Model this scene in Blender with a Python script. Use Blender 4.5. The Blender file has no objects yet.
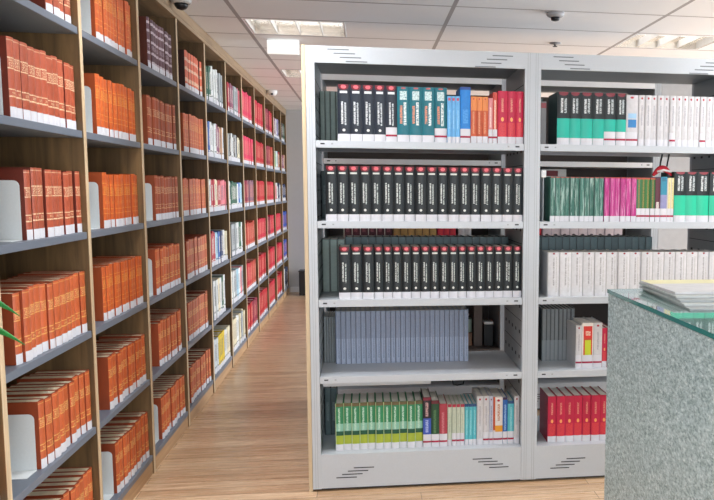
import bpy, math, random
from mathutils import Vector, Matrix, Euler
random.seed(7)
C = bpy.context.scene.collection
SC = bpy.context.scene

# ------------------------------------------------------------------ materials
def lin(c):
    return c / 12.92 if c <= 0.04045 else ((c + 0.055) / 1.055) ** 2.4

def col(h):
    if not isinstance(h, str):
        return (*h[:3], 1.0)
    h = h.lstrip('#')
    return (*[lin(int(h[i:i + 2], 16) / 255) for i in (0, 2, 4)], 1.0)

class NT:
    def __init__(s, name, rough=0.5, metal=0.0, spec=0.5):
        s.m = bpy.data.materials.new(name); s.m.use_nodes = True
        s.t = s.m.node_tree; s.n = s.t.nodes; s.l = s.t.links
        s.b = s.n['Principled BSDF']
        s.b.inputs['Roughness'].default_value = rough
        s.b.inputs['Metallic'].default_value = metal
        s.b.inputs['Specular IOR Level'].default_value = spec
    def new(s, t, **kw):
        n = s.n.new(t)
        for k, v in kw.items(): setattr(n, k, v)
        return n
    def set(s, sock, v):
        if hasattr(v, 'is_linked') or isinstance(v, bpy.types.NodeSocket): s.l.new(v, sock)
        else: sock.default_value = v
    def math(s, op, a, b=0.0, clamp=False):
        n = s.new('ShaderNodeMath', operation=op, use_clamp=clamp)
        s.set(n.inputs[0], a); s.set(n.inputs[1], b)
        return n.outputs[0]
    def mix(s, f, a, b, bt='MIX'):
        n = s.new('ShaderNodeMix', data_type='RGBA', blend_type=bt)
        s.set(n.inputs['Factor'], f); s.set(n.inputs['A'], a); s.set(n.inputs['B'], b)
        return n.outputs['Result']
    def coords(s, kind='Generated'):
        tc = s.new('ShaderNodeTexCoord'); sp = s.new('ShaderNodeSeparateXYZ')
        s.l.new(tc.outputs[kind], sp.inputs[0])
        return tc.outputs[kind], sp.outputs[0], sp.outputs[1], sp.outputs[2]
    def noise(s, vec, scale=5, detail=2, rough=0.5, dist=0.0, stretch=None, off=None):
        if stretch or off is not None:
            mp = s.new('ShaderNodeMapping'); s.l.new(vec, mp.inputs[0])
            if stretch: mp.inputs['Scale'].default_value = stretch
            if off is not None: s.l.new(off, mp.inputs['Location'])
            vec = mp.outputs[0]
        n = s.new('ShaderNodeTexNoise'); s.l.new(vec, n.inputs['Vector'])
        n.inputs['Scale'].default_value = scale; n.inputs['Detail'].default_value = detail
        n.inputs['Roughness'].default_value = rough; n.inputs['Distortion'].default_value = dist
        return n.outputs['Fac']
    def ramp(s, f, stops, interp='LINEAR'):
        n = s.new('ShaderNodeValToRGB'); s.l.new(f, n.inputs[0]); r = n.color_ramp; r.interpolation = interp
        while len(r.elements) < len(stops): r.elements.new(0.5)
        for e, (p, c) in zip(r.elements, stops): e.position = p; e.color = col(c)
        return n.outputs[0]
    def rect(s, u, v, u0, u1, v0, v1):
        a = s.math('MULTIPLY', s.math('GREATER_THAN', u, u0), s.math('LESS_THAN', u, u1))
        b = s.math('MULTIPLY', s.math('GREATER_THAN', v, v0), s.math('LESS_THAN', v, v1))
        return s.math('MULTIPLY', a, b)
    def jitter(s, c, dv=0.25, dh=0.0, ds=0.0):
        oi = s.new('ShaderNodeObjectInfo'); r = oi.outputs['Random']
        h = s.new('ShaderNodeHueSaturation')
        s.set(h.inputs['Color'], c)
        s.set(h.inputs['Value'], s.math('ADD', s.math('MULTIPLY', r, dv), 1.0 - dv / 2))
        if dh:
            r2 = s.math('FRACT', s.math('MULTIPLY', r, 17.31))
            s.set(h.inputs['Hue'], s.math('ADD', s.math('MULTIPLY', r2, dh), 0.5 - dh / 2))
        return h.outputs[0]
    def done(s, c):
        s.set(s.b.inputs['Base Color'], c)
        return s.m
    def bump(s, h, strength=0.2, dist=0.005):
        b = s.new('ShaderNodeBump'); s.set(b.inputs['Height'], h)
        b.inputs['Strength'].default_value = strength; b.inputs['Distance'].default_value = dist
        s.l.new(b.outputs[0], s.b.inputs['Normal'])

_plain = {}
def plain(name, c, rough=0.5, metal=0.0, dv=0.0, grain=0.06, spec=0.5):
    """a plain surface with a faint mottling"""
    if name in _plain: return _plain[name]
    t = NT(name, rough, metal, spec)
    vec, x, y, z = t.coords('Object')
    f = t.noise(vec, 24, 3)
    k = col(c)
    lo = tuple(v * (1 - grain * 1.6) for v in k[:3]) + (1,)
    hi = tuple(min(1, v * (1 + grain * 1.6)) for v in k[:3]) + (1,)
    out = t.mix(f, lo, hi)
    if dv: out = t.jitter(out, dv)
    _plain[name] = t.done(out)
    return _plain[name]

_spine = {}
def spine(name, base, marks=(), rough=0.45, dv=0.2, dh=0.0, wave=None, grain=0.15):
    """a printed book spine: u runs across the spine, v up it. marks: (u0,u1,v0,v1,colour,kind)"""
    if name in _spine: return _spine[name]
    t = NT(name, rough)
    vec, u, y, v = t.coords('Generated')
    obj, ox, oy, oz = t.coords('Object')
    oi = t.new('ShaderNodeObjectInfo')
    seed = t.math('MULTIPLY', oi.outputs['Random'], 37.0)
    sv = t.new('ShaderNodeCombineXYZ'); t.l.new(seed, sv.inputs[0]); t.l.new(seed, sv.inputs[2])
    k = col(base)
    f = t.noise(obj, 60, 3, off=sv.outputs[0])
    c = t.mix(f, tuple(a * (1 - grain) for a in k[:3]) + (1,), tuple(min(1, a * (1 + grain)) for a in k[:3]) + (1,))
    c = t.jitter(c, dv, dh)
    if wave:
        w1 = t.noise(obj, 1.0, 3, 0.6, 1.6, stretch=(190, 1, 7), off=sv.outputs[0])
        c = t.mix(t.math('MULTIPLY', t.math('SUBTRACT', w1, 0.51, True), 7.0, True), c, col(wave))
    for mk in marks:
        u0, u1, v0, v1, cc = mk[:5]; kind = mk[5] if len(mk) > 5 else 'solid'
        if kind == 'dot':
            cu, cv, r, asp = (u0 + u1) / 2, (v0 + v1) / 2, (u1 - u0) / 2, (v1 - v0) / 2
            a = t.math('DIVIDE', t.math('SUBTRACT', u, cu), r); b = t.math('DIVIDE', t.math('SUBTRACT', v, cv), asp)
            m = t.math('LESS_THAN', t.math('ADD', t.math('MULTIPLY', a, a), t.math('MULTIPLY', b, b)), 1.0)
        else:
            m = t.rect(u, v, u0, u1, v0, v1)
        if kind == 'text':      # lines of small print running up the spine
            n = t.noise(vec, 1.0, 2, 0.7, stretch=(5, 0.1, 70), off=sv.outputs[0])
            m = t.math('MULTIPLY', m, t.math('MULTIPLY', t.math('SUBTRACT', n, 0.40, True), 9.0, True))
        elif kind == 'row':     # a line of gilt lettering across the spine
            n = t.noise(vec, 1.0, 2, 0.7, stretch=(16, 0.1, 60), off=sv.outputs[0])
            m = t.math('MULTIPLY', m, t.math('MULTIPLY', t.math('SUBTRACT', n, 0.48, True), 8.0, True))
        elif kind == 'faint':
            m = t.math('MULTIPLY', m, 0.45)
        elif kind == 'worn':
            n = t.noise(vec, 1.0, 3, 0.7, stretch=(9, 0.1, 40), off=sv.outputs[0])
            m = t.math('MULTIPLY', m, t.math('MULTIPLY', t.math('SUBTRACT', n, 0.33, True), 5.0, True))
        c = t.mix(m, c, col(cc))
    _spine[name] = t.done(c)
    return _spine[name]

def wood(name, a, b, axis='z', rough=0.5, scale=1.0):
    t = NT(name, rough)
    vec, x, y, z = t.coords('Object')
    st = {'z': (30, 30, 1.6), 'x': (1.6, 30, 30), 'y': (30, 1.6, 30)}[axis]
    f = t.noise(vec, scale, 5, 0.6, 0.6, stretch=st)
    c = t.ramp(f, [(0.3, a), (0.7, b)])
    t.bump(f, 0.08)
    return t.done(c)

def floor_mat():
    t = NT('laminate_planks', 0.3, spec=0.5)
    vec, x, y, z = t.coords('Object')
    br = t.new('ShaderNodeTexBrick'); t.l.new(vec, br.inputs['Vector'])
    br.offset = 0.37; br.inputs['Scale'].default_value = 1.0
    br.inputs['Brick Width'].default_value = 1.25; br.inputs['Row Height'].default_value = 0.095
    br.inputs['Mortar Size'].default_value = 0.0016; br.inputs['Mortar Smooth'].default_value = 0.1
    br.inputs['Color1'].default_value = (0.0, 0, 0, 1); br.inputs['Color2'].default_value = (1, 1, 1, 1); br.inputs['Mortar'].default_value = (0.5, 0.5, 0.5, 1)
    g = t.noise(vec, 1.0, 6, 0.65, 0.9, stretch=(1.6, 26, 1))
    g2 = t.noise(vec, 1.0, 4, 0.6, 0.4, stretch=(5, 120, 1))
    c = t.ramp(g, [(0.25, '#b8946f'), (0.45, '#dab894'), (0.6, '#ebcfac'), (0.8, '#f6e2c4')])
    c = t.mix(t.math('MULTIPLY', t.math('SUBTRACT', g2, 0.49, True), 3.2, True), c, col('#9d7b5a'))
    tone = t.mix(br.outputs['Color'], col('#d8cabb'), col('#ffffff'))
    c = t.mix(0.7, c, tone, 'MULTIPLY')
    c = t.mix(t.math('MULTIPLY', br.outputs['Fac'], 0.7), c, col('#5c4433'))
    t.set(t.b.inputs['Roughness'], t.math('ADD', t.math('MULTIPLY', g2, 0.16), 0.2))
    t.bump(t.math('SUBTRACT', g2, t.math('MULTIPLY', br.outputs['Fac'], 2.0)), 0.05, 0.002)
    return t.done(c)

def ceiling_mat():
    t = NT('ceiling_tile', 0.75, spec=0.3)
    vec, x, y, z = t.coords('Object')
    def seam(c, p, o, w):
        q = t.math('MODULO', t.math('ADD', t.math('SUBTRACT', c, o), p * 40), p)
        return t.math('LESS_THAN', t.math('ABSOLUTE', t.math('SUBTRACT', q, w)), w)
    sx = seam(x, 1.22, 0.272, 0.012); sy = seam(y, 0.57, 2.01, 0.010)
    s = t.math('MAXIMUM', sx, sy)
    f = t.noise(vec, 90, 3)
    c = t.mix(f, col('#f1f1f2'), col('#f7f7f8'))
    c = t.mix(t.math('MULTIPLY', s, 0.75), c, col('#8d8584'))
    t.bump(f, 0.05, 0.002)
    return t.done(c)

def granite():
    t = NT('grey_speckled_laminate', 0.42)
    vec, x, y, z = t.coords('Object')
    a = t.noise(vec, 120, 4, 0.8, stretch=(1, .5, 1))
    b = t.noise(vec, 190, 3, 0.7, stretch=(1, .5, 1))
    c = t.ramp(a, [(0.36, '#6f878e'), (0.47, '#a0b9c0'), (0.55, '#b4cbd1'), (0.66, '#e0ecef')])
    c = t.mix(t.math('MULTIPLY', t.math('SUBTRACT', b, 0.56, True), 6, True), c, col('#60757a'))
    return t.done(c)

def metal_paint(name, c, rough=0.38, dv=0.0):
    t = NT(name, rough, 0.0, 0.5)
    vec, x, y, z = t.coords('Object')
    f = t.noise(vec, 140, 2)
    k = col(c)
    return t.done(t.mix(f, tuple(v * .96 for v in k[:3]) + (1,), tuple(min(1, v * 1.04) for v in k[:3]) + (1,)))

M_steel = metal_paint('light_grey_enamel', '#bdc3c9')
M_steel_lit = metal_paint('grey_enamel_lit', '#eceeef')  # grey enamel whitened to stand for light falling on the rear units
M_gap_shade = plain('gap_shade', '#554c48', .6)  # dark tone painted in for the shade inside the gaps
M_vent = plain('vent_grey', '#6b7075', .6)
M_steel_in = metal_paint('mid_grey_enamel', '#9aa0a3', 0.45)
M_slot = plain('slot_dark', '#2c2e32', 0.7)
M_shelf = metal_paint('blue_grey_enamel', '#69727f', 0.42)
M_bookend = metal_paint('pale_bookend_enamel', '#dde3e5', 0.4)
M_woodend = wood('oak_edge', '#bda583', '#d6c3a2')
M_edge = wood('blond_edge_band', '#b99f7d', '#dcc6a4')
M_panel = wood('brown_oak_panel', '#4d3a21', '#7e603b')
M_crown = wood('crown_wood', '#8a745c', '#ab9273', 'y')
M_plinth = wood('plinth_wood', '#a98560', '#c49f77', 'y')
M_pages = plain('page_block', '#d9cdb2', 0.85, grain=0.20)
M_pages_w = plain('page_block_white', '#e8e6e0', 0.85, grain=0.08)
M_label = plain('white_spine_label', '#d4d4da', 0.55)
def label_red():
    t = NT('label_with_red_line', 0.5); vec, u, y, v = t.coords('Generated')
    return t.done(t.mix(t.rect(u, v, -1, 2, 0.36, 0.50), col('#d4d4da'), col('#a3163c')))
M_label_red = label_red()
M_ceiling = ceiling_mat(); M_floor = floor_mat(); M_granite = granite()
M_wall = plain('wall_paint', '#b3b1b0', 0.8, grain=0.02)
M_white = plain('white_plastic', '#f0f0ee', 0.4)
M_black = plain('black_plastic', '#16171a', 0.4)

# ------------------------------------------------------------------ mesh building
class MB:
    def __init__(s): s.v = []; s.f = []; s.m = []
    def quad(s, pts, m=0):
        i = len(s.v); s.v += [tuple(p) for p in pts]; s.f.append(tuple(range(i, i + len(pts)))); s.m.append(m)
    def box(s, x0, x1, y0, y1, z0, z1, m=0, skip=''):
        i = len(s.v)
        s.v += [(x0, y0, z0), (x1, y0, z0), (x1, y1, z0), (x0, y1, z0), (x0, y0, z1), (x1, y0, z1), (x1, y1, z1), (x0, y1, z1)]
        F = {'b': (0, 3, 2, 1), 't': (4, 5, 6, 7), 'f': (0, 1, 5, 4), 'r': (1, 2, 6, 5), 'k': (2, 3, 7, 6), 'l': (3, 0, 4, 7)}
        for k, q in F.items():
            if k not in skip: s.f.append(tuple(i + a for a in q)); s.m.append(m)
    def prism(s, poly, z0, z1, m=0, side_m=None):
        n = len(poly); i = len(s.v)
        s.v += [(x, y, z0) for x, y in poly] + [(x, y, z1) for x, y in poly]
        s.f.append(tuple(i + k for k in reversed(range(n)))); s.m.append(m)
        s.f.append(tuple(i + n + k for k in range(n))); s.m.append(m)
        for k in range(n):
            s.f.append((i + k, i + (k + 1) % n, i + n + (k + 1) % n, i + n + k)); s.m.append(side_m[k] if side_m else m)
    def lathe(s, prof, seg=24, m=0, c=(0, 0, 0)):
        i = len(s.v)
        for r, z in prof:
            for k in range(seg):
                a = 2 * math.pi * k / seg; s.v.append((c[0] + r * math.cos(a), c[1] + r * math.sin(a), c[2] + z))
        for j in range(len(prof) - 1):
            for k in range(seg):
                a = i + j * seg + k; b = i + j * seg + (k + 1) % seg
                s.f.append((a, b, b + seg, a + seg)); s.m.append(m)
        s.f.append(tuple(i + k for k in reversed(range(seg)))); s.m.append(m)
        j = i + (len(prof) - 1) * seg; s.f.append(tuple(j + k for k in range(seg))); s.m.append(m)
    def tube(s, pts, r, seg=8, m=0):
        pts = [Vector(p) for p in pts]; i = len(s.v); n = len(pts)
        for k, p in enumerate(pts):
            d = (pts[min(k + 1, n - 1)] - pts[max(k - 1, 0)]).normalized()
            a = d.cross(Vector((0, 0, 1)) if abs(d.z) < .9 else Vector((1, 0, 0))).normalized(); b = d.cross(a)
            rr = r[k] if isinstance(r, (list, tuple)) else r
            for j in range(seg):
                t = 2 * math.pi * j / seg; s.v.append(tuple(p + a * math.cos(t) * rr + b * math.sin(t) * rr))
        for k in range(n - 1):
            for j in range(seg):
                s.f.append((i + k * seg + j, i + k * seg + (j + 1) % seg, i + (k + 1) * seg + (j + 1) % seg, i + (k + 1) * seg + j)); s.m.append(m)
        s.f.append(tuple(i + j for j in reversed(range(seg)))); s.m.append(m)
        s.f.append(tuple(i + (n - 1) * seg + j for j in range(seg))); s.m.append(m)
    def mesh(s, name, mats, smooth=False):
        me = bpy.data.meshes.new(name); me.from_pydata(s.v, [], s.f)
        for m in (mats if isinstance(mats, (list, tuple)) else [mats]): me.materials.append(m)
        me.polygons.foreach_set('material_index', s.m)
        if smooth: me.polygons.foreach_set('use_smooth', [True] * len(s.f))
        me.update()
        return me
    def build(s, name, mats, parent=None, loc=(0, 0, 0), rot=0.0, smooth=False, bevel=0.0):
        o = bpy.data.objects.new(name, s.mesh(name, mats, smooth)); C.objects.link(o)
        o.location = loc; o.rotation_euler = (0, 0, rot)
        if parent: o.parent = parent
        if bevel:
            b = o.modifiers.new('edge', 'BEVEL'); b.width = bevel; b.segments = 2; b.limit_method = 'ANGLE'
        return o

def tag(o, label, cat, group=None):
    o['label'] = label; o['category'] = cat
    if group: o['group'] = group
    return o
def struct(o): o['kind'] = 'structure'; return o
def thing(name, label, cat, loc=(0, 0, 0), rot=0.0, group=None):
    o = bpy.data.objects.new(name, None); o.empty_display_size = 0.05; C.objects.link(o)
    o.location = loc; o.rotation_euler = (0, 0, rot)
    return tag(o, label, cat, group)

ORD = ('zeroth first second third fourth fifth sixth seventh eighth ninth tenth eleventh twelfth thirteenth fourteenth fifteenth sixteenth '
       'seventeenth eighteenth nineteenth twentieth twenty-first twenty-second twenty-third twenty-fourth twenty-fifth twenty-sixth '
       'twenty-seventh twenty-eighth twenty-ninth thirtieth').split()

# ------------------------------------------------------------------ books
def arc(w, s, b, n=6, off=0.0):
    return [(-w / 2 + w * k / n, s - b * (1 - (2 * k / n - 1) ** 2) - off) for k in range(n + 1)]

_bm = {}
def book_meshes(w, d, h, b, cover, sp, pages, label, lab_h, joined, lab_z=0.0):
    key = (round(w, 4), d, round(h, 4), b, cover.name, sp.name, pages.name, label.name if label else '', lab_h, joined, lab_z)
    if key in _bm: return _bm[key]
    t = min(0.003, w * 0.12); n = 4 if joined else 6
    A = arc(w, b, b, n)
    poly = A + [(w / 2, d), (w / 2 - t, d), (w / 2 - t, b + t), (-w / 2 + t, b + t), (-w / 2 + t, d), (-w / 2, d)]
    side = [1] * n + [0] * (len(poly) - n)
    c = MB(); c.prism(poly, 0, h, 0, side)
    # concave outline: replace the two caps by strips
    c.f = c.f[2:]; c.m = c.m[2:]
    N = len(poly)
    for z, up in ((0, False), (h, True)):
        o = N if up else 0
        e0, e1, i1, i0 = n, N - 5 - 1 + 1, 0, 0
        idx = list(range(N))
        spine_cap = [k for k in range(0, n + 1)] + [n + 3, n + 4]
        rb = [n, n + 1, n + 2, n + 3]; lb = [0, n + 4, n + 5, n + 6]
        for q in (spine_cap, rb, lb):
            q = [o + a for a in q]
            c.f.append(tuple(q if up else reversed(q))); c.m.append(0)
    p = MB(); g = 0.003
    p.box(-w / 2 + t + 2e-4, w / 2 - t - 2e-4, b + t + 2e-4, d - 0.004, g, h - g)
    l = None
    if label:
        l = MB(); B = arc(w * 0.985, b, b, n, 0.0009)
        for k in range(n):
            l.quad([(B[k][0], B[k][1], lab_z), (B[k + 1][0], B[k + 1][1], lab_z), (B[k + 1][0], B[k + 1][1], lab_z + lab_h), (B[k][0], B[k][1], lab_z + lab_h)])
    if joined:
        i = len(c.v); c.v += p.v; c.f += [tuple(a + i for a in f) for f in p.f]; c.m += [2] * len(p.f)
        if l:
            i = len(c.v); c.v += l.v; c.f += [tuple(a + i for a in f) for f in l.f]; c.m += [3] * len(l.f)
        r = (c.mesh('book', [cover, sp, pages] + ([label] if label else [])), None, None)
    else:
        r = (c.mesh('book_cover', [cover, sp]), p.mesh('pages', pages), l.mesh('spine_label', label) if l else None)
    _bm[key] = r
    return r

BIG, SMALL = [], []
def book(name, kind, w, h, d, loc, rot, text, cat, group, b=0.004, label=M_label, lab_h=0.03, joined=False, tilt=0.0, lab_z=0.0):
    cover, sp, pages = kind
    me = book_meshes(w, d, h, b, cover, sp, pages, label, lab_h, joined, lab_z)
    o = bpy.data.objects.new(name, me[0]); C.objects.link(o)
    o.location = loc; o.rotation_euler = (0, tilt, rot)
    tag(o, text, cat, group)
    for nm, m in (('pages', me[1]), ('spine_label', me[2])):
        if m:
            q = bpy.data.objects.new(nm, m); C.objects.link(q); q.parent = o
            if nm == 'spine_label': q['label'] = 'white label at foot of spine' if m.materials[0] == M_label else 'white label with red line'
    return o

def K(name, base, marks=(), cover=None, pages=M_pages_w, **kw):
    return (plain(name + '_cover', cover or base, 0.5, dv=kw.get('dv', 0.15)), spine(name + '_spine', base, marks, **kw), pages)

GOLD = '#dfae62'; CREAM = '#e6cba4'
def law_marks(g, gtext, st='worn'):
    return [(0, 1, .255, .275, g, st), (0, 1, .345, .36, g, st), (.1, .9, .63, .73, gtext, 'row'), (0, 1, .605, .62, g, st), (0, 1, .735, .75, g, st),
            (.25, .75, .29, .325, gtext, 'row'), (0, 1, .955, .97, g, 'faint')]
KIND = {
    'orange': K('orange_cloth', '#ca602b', [(0, 1, .26, .27, '#e29a4c', 'worn'), (0, 1, .345, .355, '#e29a4c', 'worn'), (.1, .9, .62, .76, '#e6a650', 'row'),
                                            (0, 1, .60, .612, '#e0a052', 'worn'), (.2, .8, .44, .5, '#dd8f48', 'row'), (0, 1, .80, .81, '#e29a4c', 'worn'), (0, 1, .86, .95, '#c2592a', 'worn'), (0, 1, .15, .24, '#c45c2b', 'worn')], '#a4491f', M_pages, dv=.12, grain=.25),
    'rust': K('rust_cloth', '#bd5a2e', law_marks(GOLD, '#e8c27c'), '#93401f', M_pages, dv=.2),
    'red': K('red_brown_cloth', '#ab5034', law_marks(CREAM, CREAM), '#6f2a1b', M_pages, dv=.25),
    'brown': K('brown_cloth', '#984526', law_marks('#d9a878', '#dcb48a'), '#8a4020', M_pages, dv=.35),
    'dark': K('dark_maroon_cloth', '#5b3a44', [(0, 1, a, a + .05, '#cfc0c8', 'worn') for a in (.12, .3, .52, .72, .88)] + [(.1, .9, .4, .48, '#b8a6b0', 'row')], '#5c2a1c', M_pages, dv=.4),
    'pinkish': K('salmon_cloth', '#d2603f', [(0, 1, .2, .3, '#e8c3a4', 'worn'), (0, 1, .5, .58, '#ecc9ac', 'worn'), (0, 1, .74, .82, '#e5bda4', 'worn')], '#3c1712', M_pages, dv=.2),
}
KB = {
    'blackvol': K('black_volume', '#151d21', [(.08, .92, .90, 1.04, '#6b1826', 'dot'), (.28, .72, .925, .99, '#e0656f', 'dot'), (.2, .8, .855, .885, '#cfd3cc'),
                  (.30, .44, .33, .70, '#c9cecb', 'text'), (.54, .66, .31, .68, '#b9c2be', 'text'), (.38, .62, .18, .225, '#d8d6d0', 'dot')], '#171b1e', dv=.25),
    'navyvol': K('navy_volume', '#1f2835', [(.08, .92, .90, 1.04, '#6b1826', 'dot'), (.28, .72, .925, .99, '#e0656f', 'dot'), (.2, .8, .845, .885, '#dcdfe0'),
                  (.30, .46, .30, .70, '#d4d8da', 'text'), (.56, .70, .28, .68, '#c3c9cc', 'text'), (.38, .62, .17, .215, '#e3e1dc', 'dot')], '#171b22', dv=.15),
    'tealvol': K('teal_volume', '#136a78', [(.3, .7, .955, .99, '#b35a5a', 'dot'), (.22, .78, .76, .92, '#cfe3e2', 'worn'), (.22, .42, .33, .66, '#d98a6a', 'text'), (.52, .74, .30, .72, '#e4ecea', 'text')], '#0d4d58', dv=.12),
    'lightblue': K('light_blue_paperback', '#69aee2', [(.2, .8, .9, .96, '#c0506a'), (.35, .65, .3, .7, '#8fc4ec', 'text')], dv=.08),
    'blue': K('bright_blue_book', '#1f7fd0', [(0, 1, .95, 1, '#274a93'), (.25, .75, .35, .6, '#4b9ce0', 'text')], dv=.05),
    'orangebk': K('orange_paperback', '#c2552e', [(0, 1, .70, 1, '#dd8547'), (.3, .6, .2, .68, '#d8906a', 'text'), (.35, .6, .93, .97, '#c24a3a', 'dot')], dv=.12),
    'pinkbk': K('pink_paperback', '#dd8c8f', [(.3, .7, .35, .8, '#f0d2c8', 'text')], dv=.1),
    'salmonbk': K('salmon_white_paperback', '#c8493c', [(.25, .7, .2, .85, '#f1c9b0', 'worn')], dv=.05),
    'crimson': K('crimson_volume', '#be1240', [(.38, .6, .6, .86, '#d98a78', 'text'), (.35, .65, .42, .50, '#f0a860', 'dot'), (.1, .9, .14, .4, '#d43a40', 'worn')], '#9c1230', dv=.1),
    'magazine': K('slate_blue_magazine', '#8d98ae', [(0, 1, 0, .48, '#b4c0d8', 'faint'), (0, .16, 0, 1, '#596479'), (.5, .8, .1, .9, '#8792a9', 'text')], '#c9ced6', dv=.12),  # pale cover paints lit page tops; lower half a reflection; left strip gap shade
    'greymag': K('grey_magazine', '#8b9092', [(0, .25, 0, 1, '#4b4f52'), (0, 1, .0, .4, '#a3abb3', 'faint')], '#4c5053', dv=.3),  # left strip paints the shaded gap between magazines
    'greenser': K('green_series', '#2f8a5c', [(0, 1, .93, 1, '#6b5a3a'), (0, 1, .10, .32, '#a0b035'), (0, 1, .32, .41, '#0f5138'), (0, 1, .41, .57, '#86bda8'), (.35, .6, .42, .9, '#b9d9c6', 'text'), (0, .08, 0, 1, '#bcd0a0')], dv=.15),
    'blackblue': K('black_blue_book', '#1d1a24', [(0, 1, .2, .58, '#3a57b5'), (.3, .65, .3, .55, '#a9b9e6', 'text'), (.3, .65, .62, .9, '#c9a2a2', 'text'), (0, 1, .94, 1, '#7e1f35')], dv=.05),
    'darkgreen': K('dark_green_book', '#1d4a2c', [(.3, .6, .3, .8, '#4f7a4c', 'text'), (0, 1, .93, 1, '#6b1f2c')], dv=.1),
    'darkred': K('dusky_red_book', '#a83a48', [(.3, .6, .3, .8, '#c77780', 'text')], dv=.05),
    'palegreen': K('pale_green_paperback', '#c3cdb9', [(0, 1, .93, 1, '#b3324a'), (0, .12, 0, 1, '#8f9c8a'), (.4, .6, .3, .8, '#a9b39f', 'text')], dv=.08),
    'cyan': K('cyan_paperback', '#52b3bf', [(0, 1, .93, 1, '#2a4a78'), (.4, .7, .25, .85, '#8fd0d6', 'text')], dv=.1),
    'white': K('white_volume', '#cccbce', [(.35, .65, .915, .96, '#a11f33', 'dot'), (0, .06, 0, 1, '#b0aead'), (.42, .62, .4, .8, '#a3a2aa', 'text'), (.4, .7, .15, .3, '#c0bec2', 'text')], dv=.06),
    'white_fat': K('white_thick_volume', '#d3d3d6', [(.42, .62, .95, .99, '#8c1f30', 'dot'), (0, .05, 0, 1, '#a8a7a8'), (.45, .58, .25, .88, '#a3a2a4', 'text'), (.7, .8, .1, .9, '#bdbcbb', 'text')], dv=.07),
    'orangewhite': K('white_orange_book', '#dcd6d2', [(0, .2, .3, 1, '#c2532f'), (.2, 1, .12, .40, '#e09a2c'), (.4, .7, .9, .95, '#a3223c', 'dot'), (.45, .7, .5, .85, '#b9826a', 'text')], dv=.03),
    'navyblue': K('navy_blue_paperback', '#1f5ea8', [(.3, .7, .3, .85, '#8fb4dc', 'text'), (0, 1, .95, 1, '#3a1f3c')], dv=.03),
    'greyblue': K('grey_blue_book', '#b9bed0', [(.4, .7, .3, .8, '#8a90a8', 'text'), (.35, .65, .91, .95, '#8a2a44', 'dot')], dv=.03),
    'blackteal': K('black_and_teal_volume', '#131c20', [(0, 1, 0, .50, '#16b09c'), (.12, .88, .93, 1.03, '#7d2533', 'dot'), (.28, .46, .60, .88, '#d5dada', 'text'), (.56, .76, .60, .88, '#b9c2c4', 'text')], '#12312f', dv=.12),
    'blackgreen': K('black_and_green_volume', '#121d20', [(0, 1, 0, .53, '#1fbf97'), (.12, .88, .95, 1.03, '#8d3a44', 'dot'), (.28, .46, .62, .92, '#d5dada', 'text'), (.56, .76, .62, .92, '#b9c2c4', 'text')], '#123a31', dv=.1),
    'bluewhite': K('white_book_with_blue_panel', '#c9c8cc', [(.15, .85, .36, .52, '#2f7fbe'), (.15, .85, .54, .64, '#9cc4e2'), (.3, .6, .93, .97, '#b02f40', 'dot')], dv=.02),
    'greenjour': K('green_journal', '#2f6a5c', [(0, 1, .975, 1, '#9a4a3c'), (0, .16, 0, 1, '#1f453c')], wave='#b3cfc6', dv=.25),
    'magenta': K('magenta_journal', '#b51a7c', [(0, 1, .975, 1, '#b5403c'), (0, .14, 0, 1, '#8a1460')], wave='#e6a3cc', dv=.15),
    'mixed_green': K('green_gold_journal', '#2d6a3c', [(0, 1, .96, 1, '#b5503c'), (.35, .7, .1, .96, '#8f7a3a', 'text')], dv=.5, dh=.08),
    'redtop': K('maroon_white_journal', '#5a2030', [(.2, .8, 0, .45, '#d9d0cc', 'worn')], dv=.1),
    'lilac': K('teal_lilac_book', '#8f8fb8', [(0, 1, .6, 1, '#2f87a3'), (.2, .8, .9, .98, '#2f6f8a')], dv=.02),
    'cream': K('cream_paperback', '#e2d79f', [(0, .3, 0, 1, '#c9c2b8'), (.5, .7, .2, .9, '#b9a36a', 'text')], dv=.05),
    'redyellow': K('white_red_yellow_book', '#e8e3dc', [(.12, .92, .64, .93, '#d9342a'), (.12, .92, .2, .66, '#c9452c'), (.25, .8, .22, .62, '#c3d02a'), (.3, .75, .72, .82, '#f0c9b0', 'text')], dv=.02),
    'rear': K('grey_green_volume', '#93a69f', [(0, .1, 0, 1, '#4e5b57'), (.9, 1, 0, 1, '#4e5b57')], dv=.2),
    'reardark': K('dark_teal_volume', '#52676a', [(0, .1, 0, 1, '#2a383a'), (.3, .7, .3, .7, '#7b9092', 'text')], '#3c4b4e', dv=.3),
    'rearslate': K('dark_slate_magazine', '#858c8f', [(0, .25, 0, 1, '#474d50')], '#c3c8ca', dv=.3),
    'tan': K('tan_volume', '#b58f54', [(0, .12, 0, 1, '#6d5230'), (.3, .7, .5, .9, '#7a5f34', 'text')], dv=.2),
    'maroon': K('maroon_volume', '#4a1a28', [(0, .1, 0, 1, '#c9c4bc'), (.3, .7, .2, .8, '#8a4a55', 'text')], dv=.2),
    'paleser': K('pale_pink_volume', '#d3c5c9', [(.3, .7, .1, .16, '#3a2a33', 'dot'), (0, .08, 0, 1, '#a595a0')], dv=.1),
}
_modern = {}
def modern(hexc, title=None):
    k = (hexc, title)
    if k not in _modern:
        n = 'spine_' + hexc.strip('#')
        c = col(hexc); lum = c[0] * .3 + c[1] * .6 + c[2] * .1
        tc = title or ('#e6dfd6' if lum < .25 else '#5a5f68')
        _modern[k] = K(n, hexc, [(.3, .7, .35, .85, tc, 'text'), (.1, .9, .16, .2, tc, 'worn')], dv=.18)
    return _modern[k]

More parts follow.
